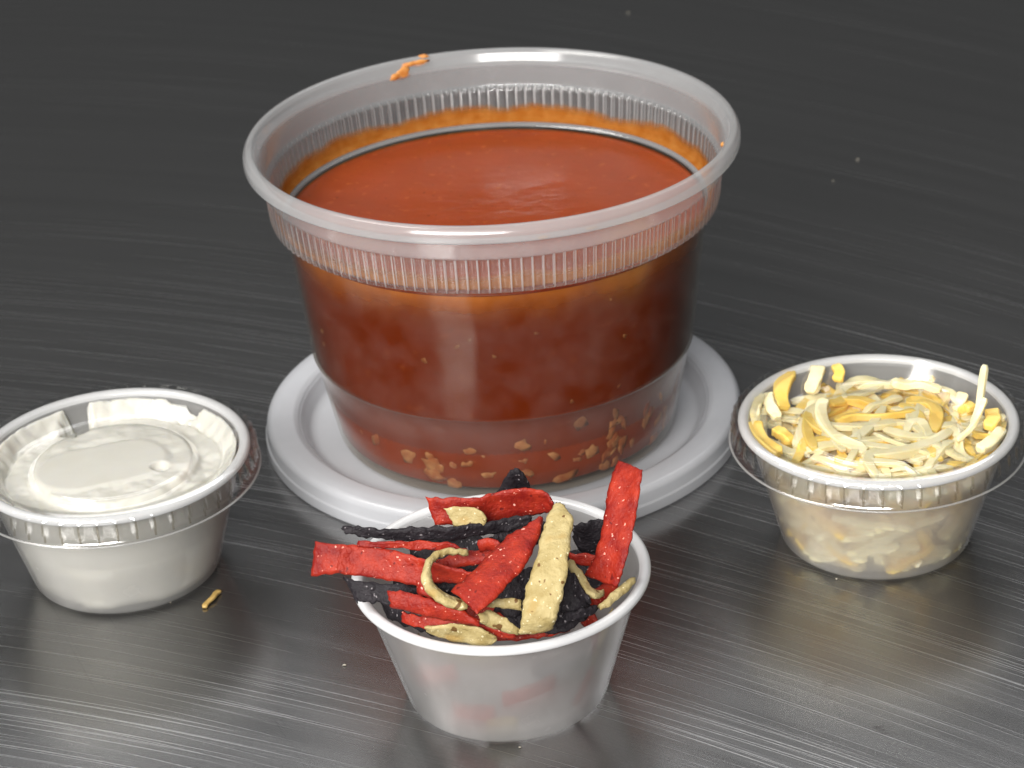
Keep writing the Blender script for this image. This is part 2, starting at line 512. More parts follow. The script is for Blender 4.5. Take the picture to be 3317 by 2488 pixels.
def build_tub():
    t = empty("soup_tub", (0, 0, Z0), "large milky clear plastic tub filled with tomato soup", "tub")
    out = rounded([(0, 1.0), (38.0, 1.0), (39.2, 0.05), (41.0, 0.05), (42.0, 1.2), (46.3, 23.0), (46.85, 23.6)], 0.6, 3)
    inn = rounded([(0, 1.7), (39.5, 1.7), (41.4, 2.6), (45.6, 22.9), (46.2, 23.6)], 0.6, 3)
    lathe("tub_base", [out, inn], M_TUBBASE, t, n=160)
    lathe("body", [[(46.85, 23.6), (48.0, 34.3), (49.3, 46.3), (50.5, 57.6)], [(46.2, 23.6), (47.35, 34.3), (48.65, 46.3), (49.9, 57.6)]], M_TUB, t, n=160)
    n = RIBS * 8
    def rmod(r, z, a, i):
        if r < 51.5 or z < 58.4 or z > 66.9: return 0.0
        return (0.34, 0.34, -0.12, -0.12, 0.10, 0.14, 0.14, 0.10)[i % 8] * (1.0 if r > 52.95 else 0.35)
    rout = [(50.5, 57.6), (51.2, 58.0), (52.4, 58.3), (53.1, 58.9), (53.35, 60.0), (53.9, 66.4), (53.9, 66.7), (54.3, 67.2)]
    rin = [(49.9, 57.6), (50.5, 58.3), (52.0, 58.9), (52.3, 59.4), (52.9, 66.3), (53.1, 66.8), (53.8, 67.2)]
    Vr, Fr = lathe_data([rout, rin], n, rmod)
    fm = []
    for f in Fr:
        a0 = atan2(sum(Vr[q][1] for q in f), sum(Vr[q][0] for q in f)) % (2 * pi)
        q = int(a0 / (2 * pi) * n) % 8
        fm.append((1 if q == 0 else 2 if q in (2,) else 0 if q != 1 and q != 3 else 0) if 58.4 < Vr[f[0]][2] < 66.8 else 3)
    link_mesh("rib_band", Vr, Fr, None, t, mats=[M_RIB, M_CREST, M_GROOVE, M_COLLAR], fmat=fm)
    lathe("collar", [rounded([(54.3, 67.2), (54.7, 67.5), (55.0, 72.6)], 0.3, 3), rounded([(53.8, 67.2), (54.1, 67.6), (54.62, 72.6)], 0.3, 3)], M_COLLAR, t, n=160)
    ro = rounded([(55.0, 72.6), (55.3, 72.9), (58.1, 72.6), (58.5, 73.0), (58.5, 74.9), (57.6, 76.4), (56.3, 76.5), (55.6, 75.6)], 0.45, 4)
    ri = rounded([(54.62, 72.6), (54.7, 73.6), (55.6, 75.6)], 0.3, 3)
    lathe("rim", [ro, ri], M_TUBRIM, t, n=160)
    # thin orange film left on the inside of the ribs
    fo = [(50.75, 58.62), (51.9, 59.15), (52.12, 59.6), (52.45, 63.0), (52.75, 66.0)]
    fi = [(r - 0.09, z + 0.03) for r, z in fo]
    lathe("sauce_film", [fo, fi], M_FILM, t, n=160)
    # dried smears on the lip
    def smear(cx, cy, z, rx, ry, rz, seed):
        a = atan2(cy, cx)
        V, F = blob_data((0, 0, 0), rx, ry, rz, seed, 2, 0.75)
        R = Matrix.Rotation(a, 3, 'Z')
        V = [R @ v + Vector((cx, cy, z)) for v in V]
        link_mesh("sauce_smear", V, F, M_SMEAR, t)
    for (ang, r, z, rx, ry, rz, s) in ((113.2, 54.75, 73.4, 0.22, 2.0, 1.6, 1), (115.4, 54.65, 73.0, 0.2, 1.5, 1.0, 2), (107.8, 55.4, 75.2, 0.3, 2.3, 0.9, 3),
                                       (106.4, 56.7, 76.3, 0.8, 1.4, 0.4, 4), (110.9, 55.4, 75.2, 0.35, 2.2, 0.7, 9), (-79.6, 55.3, 71.8, 0.4, 1.2, 0.35, 5), (-4.0, 54.3, 70.6, 0.4, 0.8, 0.6, 6), (-68, 55.25, 72.0, 0.3, 1.6, 0.3, 7)):
        smear(r * cos(radians(ang)), r * sin(radians(ang)), z, rx, ry, rz, s)
build_tub()

SOUP_Z = 57.0
def build_soup():
    t = empty("tomato_soup", (0, 0, Z0), "thick orange red tomato soup with pale chicken bits inside the large tub", "soup")
    n = 200
    V, F = [], []
    gap = 0.12
    rows = []
    # top
    rings = 70
    for k in range(rings + 1):
        f = k / rings
        r = (tub_inner(SOUP_Z) - gap) * f
        if k == 0:
            rows.append([0] * n); V.append((0, 0, SOUP_Z - 0.5)); continue
        s = len(V)
        for i in range(n):
            a = 2 * pi * i / n
            x, y = r * cos(a), r * sin(a)
            rip = 0.10 * noise.noise(Vector((x * 0.10, y * 0.22, 3.0))) + 0.05 * noise.noise(Vector((x * 0.35, y * 0.7, 9.0)))
            rip += 0.22 * exp(-((r - 44) / 4.0) ** 2) * noise.noise(Vector((x * 0.25, y * 0.25, 5.0)))
            men = 0.5 * exp(-((49.7 - r) / 1.1)) - 0.5 * (1 - f ** 3) * 0.2
            V.append((x, y, SOUP_Z - 0.4 + rip * (1 - f ** 8) + men))
        rows.append(list(range(s, s + n)))
    zs = [56, 52, 46, 40, 34, 28, 24.2, 23.4, 22.6, 18, 12, 7, 3.4]
    for z in zs:
        s = len(V)
        for i in range(n):
            a = 2 * pi * i / n
            r = tub_inner(z) - gap
            V.append((r * cos(a), r * sin(a), z))
        rows.append(list(range(s, s + n)))
    s = len(V)
    for i in range(n):
        a = 2 * pi * i / n
        V.append((39.6 * cos(a), 39.6 * sin(a), 1.95))
    rows.append(list(range(s, s + n)))
    V.append((0, 0, 1.95)); rows.append([len(V) - 1] * n)
    for A, B in zip(rows, rows[1:]):
        for i in range(n):
            j = (i + 1) % n
            g = []
            for q in (A[i], A[j], B[j], B[i]):
                if q not in g: g.append(q)
            if len(g) > 2: F.append(g)
    link_mesh("broth", V, F, M_SOUP, t)
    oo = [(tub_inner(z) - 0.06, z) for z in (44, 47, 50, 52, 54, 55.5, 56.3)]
    lathe("glow_ring", [oo], M_GLOW, t, n=160)  # orange band painting the light that shines through the top of the soup
    # chicken bits pressed against the wall
    rnd = random.Random(11)
    bits = []
    for k in range(24):
        bits.append((rnd.uniform(-60, -18), rnd.uniform(4, 19), rnd.uniform(0.7, 1.8), rnd.uniform(1.8, 4.6)))
    for k in range(9):
        bits.append((rnd.uniform(-118, -62), rnd.uniform(3, 12), rnd.uniform(1.2, 2.2), rnd.uniform(0.8, 1.8)))
    for k in range(16):
        bits.append((rnd.uniform(-165, -15), rnd.uniform(10, 52), rnd.uniform(0.35, 0.9), rnd.uniform(0.35, 0.9)))
    for k in range(14):
        bits.append((rnd.uniform(-140, -18), rnd.uniform(4, 17), rnd.uniform(1.8, 3.4), rnd.uniform(1.2, 2.8)))
    bits.append((-68, 19.5, 2.6, 2.2)); bits.append((-72, 4.6, 3.6, 2.0)); bits.append((-58, 4.4, 2.8, 1.8))
    for k, (ang, z, w, h) in enumerate(bits):
        a = radians(ang)
        R = tub_inner(z)
        Vb, Fb = blob_data((0, 0, 0), 1.2, w, h, k + 3, 2, 0.6)
        rot = Matrix.Rotation(rnd.uniform(-0.7, 0.7), 3, 'X')
        out = []
        for v in Vb:
            v = rot @ v
            zz = max(z + v.z, 2.6)
            if zz < 23.8 and z > 23.2: zz = 23.8
            rr = R - 0.75 + v.x
            rr = min(rr, tub_inner(zz) - 0.05)
            aa = a + v.y / R
            out.append((rr * cos(aa), rr * sin(aa), zz))
        link_mesh("chicken_piece", out, Fb, M_CHICKEN, t)
build_soup()

# ------------------------------------------------------------------ portion cups
CR, CB, CH = 30.8, 21.2, 30.2
FRONT, LEFT, RIGHT = (-3.2, -114.8, 0), (-88.5, -58.2, 0), (81.6, -63.0, 0)
def cup_inner(z):
    return 20.4 + (28.2 - 20.4) * (z - 1.0) / (CH - 2.0)

def build_cup(loc, label, sc=1.0, src=None):
    if src is None:
        t = empty("portion_cup", loc, label, "plastic cup", "small white portion cups round the tub")
        out = rounded([(0, 0.9), (18.6, 0.9), (19.6, 0.15), (20.5, 0.15), (21.2, 0.9), (28.7, 28.0), (29.0, 28.3)], 0.5, 3)
        inn = rounded([(0, 1.5), (19.2, 1.5), (20.5, 2.2), (28.0, 28.2), (28.3, 28.9)], 0.5, 3)
        lathe("cup_wall", [out, inn], M_CUP, t, n=112)
        lip = rounded([(29.0, 28.3), (30.4, 28.4), (30.8, 28.8), (30.8, 29.5), (30.2, 30.2), (29.2, 30.2), (28.4, 29.6), (28.3, 28.9)], 0.45, 4)
        lathe("rim", [lip], M_RIM, t, n=112)
        return t
    t = src.copy(); COL.objects.link(t)
    t.location = Vector(loc) * MM
    t["label"] = label
    t.scale = (sc, sc, sc * 0.975 if sc != 1 else 1)
    for ch in src.children:
        c = ch.copy(); COL.objects.link(c); c.parent = t
    return t
cup = build_cup(LEFT, "white plastic portion cup filled with sour cream")
build_cup(RIGHT, "white plastic portion cup filled with shredded cheese", 1.0, cup)
build_cup(FRONT, "open white plastic portion cup holding red, black and pale tortilla strips", 0.982, cup)

def lid_under(r):
    """height of the underside of the clear lid above the table"""
    if r < 17.4: return 27.3
    if r < 18.8: return 27.3 - 1.7 * (r - 17.4) / 1.4
    if r < 24.0: return 25.6
    if r < 27.6: return 25.6 + 4.5 * (r - 24.0) / 3.6
    return 30.1

def build_cup_lid(loc, label, src=None, rot=0.0):
    if src is None:
        t = empty("cup_lid", loc, label, "lid", "clear lids on the portion cups")
        n = 400
        def rmod(r, z, a, i):
            if 26.6 < z < 29.6 and r > 31: return (0.0, 0.0, 0.0, 0.0, 0.0, 0.5, 0.6, 0.0)[i % 8]
            return 0.0
        po = [(28.0, 30.75), (31.0, 30.75), (31.6, 30.3), (31.75, 29.5), (31.8, 28.6), (31.9, 27.6), (31.95, 26.7), (32.0, 26.4), (32.1, 25.0), (32.6, 24.7)]
        pin = [(r - 0.32 if r > 31.1 else r, z - (0.32 if r <= 31.1 else 0.12)) for r, z in po]
        pin[-1] = (32.6, 24.4)
        Vs, Fs = lathe_data([po, pin], n, rmod)
        fm = [1 if int((atan2(sum(Vs[q][1] for q in f), sum(Vs[q][0] for q in f)) % (2 * pi)) / (2 * pi) * n) % 8 in (5, ) and 26.0 < Vs[f[0]][2] < 29.8 and Vs[f[0]][0] ** 2 + Vs[f[0]][1] ** 2 > 31.3 ** 2 else 0 for f in Fs]
        link_mesh("skirt", Vs, Fs, None, t, mats=[M_CLEAR, M_TICK], fmat=fm)
        lathe("skirt_edge", [rounded([(32.4, 24.72), (32.75, 24.75), (32.9, 24.55), (32.75, 24.35), (32.4, 24.35), (32.25, 24.55), (32.4, 24.72)], 0.1, 2)], M_EDGE, t, n=160)
        q = rounded([(28.0, 30.75), (24.3, 26.15), (18.7, 26.0), (17.5, 27.75), (0, 27.75)], 0.7, 4)
        q2 = rounded([(28.0, 30.43), (24.1, 25.82), (18.9, 25.68), (17.7, 27.43), (0, 27.43)], 0.7, 4)
        lathe("lid_panel", [q, q2], M_CLEAR, t, n=112)
        return t
    t = src.copy(); COL.objects.link(t)
    t.location = Vector(loc) * MM; t["label"] = label; t.rotation_euler = (0, 0, rot)
    for ch in src.children:
        c = ch.copy(); COL.objects.link(c); c.parent = t
    return t
lid = build_cup_lid(LEFT, "clear plastic lid pressed on the cup of sour cream")
build_cup_lid(RIGHT, "clear plastic lid snapped on the cup of shredded cheese", lid, 0.6)

# ------------------------------------------------------------------ sour cream
def build_cream():
    n, rings = 220, 64
    V, F, rows = [], [], []
    def stad(x, y):
        ax, ay = x - (-2.5), y - (-0.8)
        c, s = cos(radians(18)), sin(radians(18))
        u, w = ax * c + ay * s, -ax * s + ay * c
        u = max(abs(u) - 5.5, 0)
        return sqrt(u * u + w * w) - 9.0
    def height(x, y, r, a):
        roof = lid_under(r) - 0.12
        z = roof
        rough = noise.fractal(Vector((x * 0.16, y * 0.16, 2.0)), 1.0, 2.0, 4)
        swirl = noise.noise(Vector((r * 0.55, a * 1.6, 4.0)))
        if r < 17.4:
            d = stad(x, y)
            k = min(max((d + 0.3) / 1.6, 0), 1)
            z -= k * (0.45 + 0.5 * max(rough, -0.6))
            z -= 1.3 * max(0, 1 - (Vector((x - 10.7, y + 2.9)).length / 2.1) ** 4) if Vector((x - 10.7, y + 2.9)).length < 2.1 else 0
        elif r < 24.0:
            z -= max(0, 0.35 + 0.8 * rough)
        else:
            z -= 0.9 * (1 - abs(noise.noise(Vector((x * 0.30 + 3, y * 0.30, 6.0))))) ** 4 + 0.35 * abs(noise.noise(Vector((x * 0.8, y * 0.8, 1.0))))
            sw = noise.noise(Vector((cos(a) * 2.2, sin(a) * 2.2, 4.0 + r * 0.12)))
            z -= 1.4 * max(0, noise.noise(Vector((cos(a) * 3.1, sin(a) * 3.1, 11.0))) + 0.25) * (r - 24) / 3.6
            z = min(z, 29.0) - max(0, 0.35 + 0.55 * rough + 0.5 * sw) * (1 - 0.5 * (r - 24) / 4)
        # hollow at the back and a thin one at the right rear
        for (hx, hy, rx, ry, dep) in ((-11.2, 21.6, 3.6, 6.0, 14.0), (17.5, 22.3, 7.0, 2.0, 1.6)):
            q = ((x - hx) / rx) ** 2 + ((y - hy) / ry) ** 2 + 0.9 * noise.noise(Vector((x * 0.33, y * 0.33, 8.0))) + 0.4 * noise.noise(Vector((x * 0.9, y * 0.9, 3.0)))
            if q < 1: z -= dep * (1 - q) ** 0.8
        return z
    for k in range(rings + 1):
        f = k / rings
        if k == 0:
            rows.append([0] * n); V.append((0, 0, height(0, 0, 0, 0))); continue
        s = len(V)
        for i in range(n):
            a = 2 * pi * i / n
            r = f * 27.6
            x, y = r * cos(a), r * sin(a)
            z = height(x, y, r, a)
            rm = min(r, cup_inner(z) - 0.12)
            V.append((rm * cos(a), rm * sin(a), z))
        rows.append(list(range(s, s + n)))
    top = [V[q] for q in rows[-1]]
    for m in range(1, 15):
        s = len(V)
        for i in range(n):
            a = 2 * pi * i / n
            z = top[i][2] * (1 - m / 14) + 1.7 * (m / 14)
            g = noise.noise(Vector((cos(a) * 1.9, sin(a) * 1.9, z * 0.09 + 2.0)))
            low = max(0, 1 - z / 13.0)
            gap = 0.1 + max(0, g - 0.05) * 3.2 * low
            r = cup_inner(max(z, 2.2)) - gap
            V.append((r * cos(a), r * sin(a), z))
        rows.append(list(range(s, s + n)))
    V.append((0, 0, 1.7)); rows.append([len(V) - 1] * n)
    for A, B in zip(rows, rows[1:]):
        for i in range(n):
            j = (i + 1) % n
            g = []
            for q in (A[i], A[j], B[j], B[i]):
                if q not in g: g.append(q)
            if len(g) > 2: F.append(g)
    o = link_mesh("sour_cream", V, F, M_CREAM, loc=LEFT)
    tag(o, "thick white sour cream pressed against its clear lid", "sour cream")
build_cream()

# ------------------------------------------------------------------ shredded cheese
CHEESE = [
    ('w', 'long pale cheese shred bent in a U at the middle of the cheese pile', 2.9, 2.2, [(72.15, -49.13, 27.2), (70.59, -52.02, 26.6), (69.96, -58.75, 26.6), (71.46, -65.21, 26.6), (74.31, -69.38, 26.5), (77.67, -72.26, 26.2)]),
    ('o', 'orange cheese shred lying level across the middle of the cheese pile', 2.2, 1.8, [(73.25, -58.04, 26.4), (77.36, -56.67, 26.6), (82.56, -57.48, 26.6), (87.63, -56.83, 26.6), (91.76, -55.65, 26.5)]),
    ('o', 'broad orange cheese shred bent down at the right of the cheese pile', 3.0, 1.7, [(90.08, -51.08, 26.5), (93.87, -51.91, 26.6), (95.75, -55.21, 26.6), (95.33, -60.24, 26.5), (93.56, -65.02, 26.2)]),
    ('w', 'pale cheese shred arching in front of the broad orange one', 2.2, 1.8, [(87.67, -64.66, 26.2), (89.21, -61.9, 26.6), (91.41, -61.43, 26.6), (92.15, -65.03, 26.5), (92.22, -68.5, 26.0)]),
    ('w', 'long pale cheese shred sweeping along the front right of the pile', 2.6, 2.0, [(76.48, -73.21, 25.9), (81.53, -74.01, 26.0), (86.9, -72.89, 26.2), (92.62, -70.0, 26.4), (97.28, -65.67, 26.5)]),
    ('o', 'orange cheese shred against the left inner rim of its cup', 3.1, 2.2, [(54.71, -60.56, 28.6), (54.68, -65.16, 28.3), (56.2, -69.7, 27.9), (58.5, -73.37, 27.6)]),
    ('w', 'pale cheese shred standing at the left inner rim of its cup', 2.9, 2.0, [(57.23, -47.19, 28.6), (55.74, -52.02, 28.4), (54.72, -57.57, 28.2)]),
    ('w', 'second pale cheese shred leaning beside the one at the left inner rim', 2.5, 1.9, [(59.45, -46.7, 28.4), (59.45, -50.97, 27.6), (60.59, -54.57, 26.2)]),
    ('o', 'broad orange cheese shred rising to the back left rim under the lid', 3.6, 2.0, [(65.67, -37.97, 29.2), (63.15, -43.25, 28.6), (62.06, -47.45, 27.6), (62.28, -49.85, 25.6)]),
    ('w', 'pale cheese shred leaning upright at the back left under the lid', 3.2, 1.8, [(72.23, -36.8, 29.4), (70.89, -41.08, 28.6), (69.43, -43.75, 26.4)]),
    ('o', 'short curled orange cheese shred hanging from the back rim under the lid', 2.4, 1.5, [(76.12, -36.5, 29.4), (76.84, -39.03, 29.0), (76.01, -40.99, 27.6)]),
    ('w', 'pale cheese shred poking up out of the cup past the right edge of the lid', 1.7, 1.2, [(102.36, -64.65, 27.0), (103.52, -64.3, 30.5), (104.33, -63.01, 34.5), (104.86, -62.05, 37.5), (105.29, -61.47, 40.3)]),
    ('w', 'second thin pale shred beside the one poking out past the lid', 1.3, 1.0, [(97.69, -70.64, 26.8), (101.32, -67.85, 28.2), (103.83, -65.28, 31.0), (105.11, -64.02, 33.4)]),
    ('o', 'orange cheese shred at the right inner rim of its cup', 3.0, 2.2, [(107.15, -61.55, 28.6), (106.91, -65.24, 28.4), (105.13, -67.95, 28.0)]),
    ('w', 'pale cheese shred at the front right inner rim of its cup', 2.8, 2.0, [(107.86, -69.76, 28.4), (104.4, -74.74, 28.2), (101.24, -76.82, 27.6)]),
    ('o', 'short orange cheese shred behind the right side of the lid panel', 2.6, 1.8, [(100.95, -54.36, 25.4), (103.16, -53.86, 26.2), (104.17, -55.89, 26.4)]),
    ('w', 'short pale cheese shred upright at the back right of the pile', 2.5, 1.7, [(102.94, -51.88, 28.4), (101.74, -53.67, 27.0), (101.09, -53.62, 25.4)]),
    ('w', 'pale cheese shred curling along the back of the pile', 2.3, 1.7, [(88.12, -43.57, 28.0), (91.37, -43.79, 27.0), (94.75, -44.99, 27.6), (98.56, -47.84, 27.4)]),
    ('o', 'orange cheese shred at the left of the lid panel', 2.6, 2.0, [(59.2, -58.53, 25.6), (60.87, -60.59, 25.4), (62.52, -64.1, 25.2)]),
    ('w', 'pale cheese shred slanting at the left of the lid panel', 2.6, 2.0, [(69.42, -47.66, 26.0), (67.35, -54.67, 25.8), (65.04, -61.11, 25.4), (63.21, -66.73, 25.0)]),
    ('o', 'orange cheese shred at the front of the pile below the long pale one', 2.8, 2.0, [(70.2, -73.67, 25.2), (73.51, -74.61, 25.3), (78.07, -76.22, 25.3), (83.73, -75.32, 25.2)]),
]
def build_cheese():
    rnd = random.Random(5)
    for k, (kind, label, w, h, pts) in enumerate(CHEESE):
        V, F = shred_data(pts, w, h, k + 1, n=14)
        centred("cheese_shred", V, F, M_ORANGECHEESE if kind == 'o' else M_WHITECHEESE, label, "shredded cheese", "shreds of cheese in the right cup", sharp=33)
    cx, cy = RIGHT[0], RIGHT[1]
    def add(kind, mid, yaw, L, bend, dz, w, h, seed, where):
        pts = []
        for q in range(5):
            s = (q / 4 - 0.5) * L
            off = bend * ((q / 4 - 0.5) ** 2 * 4 - 0.4)
            x = mid[0] + s * cos(yaw) - off * sin(yaw)
            y = mid[1] + s * sin(yaw) + off * cos(yaw)
            z = mid[2] + dz * (q / 4 - 0.5) + rnd.uniform(-0.5, 0.5)
            r = sqrt(x * x + y * y)
            lim = cup_inner(min(max(z, 2), 29)) - w * 0.55
            if r > lim: x, y, r = x * lim / r, y * lim / r, lim
            z = min(z, lid_under(r) - h * 0.72)
            z = max(z, 2.25)
            pts.append((cx + x, cy + y, z))
        V, F = shred_data(pts, w, h, seed, n=9)
        side = ("right", "back right", "back", "back left", "left", "front left", "front", "front right")[int(((atan2(mid[1], mid[0]) % (2 * pi)) + pi / 8) / (pi / 4)) % 8]
        if where == 't' and mid[0] ** 2 + mid[1] ** 2 < 140: side = "middle"
        lab = ("pale yellow cheese shred" if kind == 'w' else "orange cheese shred") + (" jumbled at the %s of the pile under the clear lid" % side if where == 't' else " pressed behind the %s wall of its frosted cup" % side)
        centred("cheese_shred", V, F, M_ORANGECHEESE if kind == 'o' else M_WHITECHEESE, lab, "shredded cheese", "shreds of cheese in the right cup", sharp=33)
    V, F = [], []
    for k in range(230):     # the packed heart of the pile, nowhere seen singly
        z = rnd.uniform(2.6, 20.5); a = rnd.uniform(0, 2 * pi); r = (cup_inner(z) - 3.4) * sqrt(rnd.uniform(0.15, 1))
        p = Vector((r * cos(a), r * sin(a), z)); d = Vector((rnd.uniform(-1, 1), rnd.uniform(-1, 1), rnd.uniform(-.3, .3))).normalized() * rnd.uniform(3, 6)
        q = [p - d, p, p + d]
        for w in q:
            lim = cup_inner(min(max(w.z, 2.4), 28)) - 2.4; rr = sqrt(w.x ** 2 + w.y ** 2); w.z = max(w.z, 2.4)
            if rr > lim: w.x *= lim / rr; w.y *= lim / rr
        v, f = shred_data(q, 2.9, 2.0, 900 + k, n=5)
        b = len(V); V += v; F += [[i + b for i in g] for g in f]
    tag(link_mesh("cheese_heap", V, F, M_HEAP, loc=RIGHT), "packed pale cheese deep inside the right cup", "shredded cheese", None, "stuff")
    for k in range(105):     # against the wall
        a = rnd.uniform(0, 2 * pi); z = 2.3 + 23.0 * rnd.random() ** 1.5
        r = cup_inner(z) - 1.2 - rnd.random() * 1.8
        add('o' if rnd.random() < 0.32 else 'w', (r * cos(a), r * sin(a), z), a + pi / 2 + rnd.gauss(0, 0.5), rnd.uniform(9, 17),
            -rnd.uniform(0.5, 2.5), rnd.gauss(0, 5.0), rnd.uniform(2.1, 2.9), rnd.uniform(1.5, 2.0), 100 + k, 'w')
    for k in range(34):      # deeper in the middle
        a = rnd.uniform(0, 2 * pi); r = 17 * sqrt(rnd.random())
        add('o' if rnd.random() < 0.3 else 'w', (r * cos(a), r * sin(a), rnd.uniform(19.5, 23.5)), rnd.uniform(0, pi), rnd.uniform(10, 18),
            rnd.uniform(-3, 3), rnd.gauss(0, 1.0), rnd.uniform(2.4, 3.2), rnd.uniform(1.5, 2.0), 500 + k, 't')
    for k in range(135):     # the pile seen from above
        a = rnd.uniform(0, 2 * pi); r = 26 * sqrt(rnd.random())
        z = 22.5 + 5.5 * rnd.random() - (1.5 if 18 < r < 24.5 else 0) + (1.5 if r > 24.5 else 0)
        add('o' if rnd.random() < 0.27 else 'w', (r * cos(a), r * sin(a), z), rnd.uniform(0, pi), rnd.uniform(9, 20),
            rnd.uniform(-2.6, 2.6), rnd.gauss(0, 1.4), rnd.uniform(1.6, 2.4), rnd.uniform(0.9, 1.4), 300 + k, 't')
build_cheese()

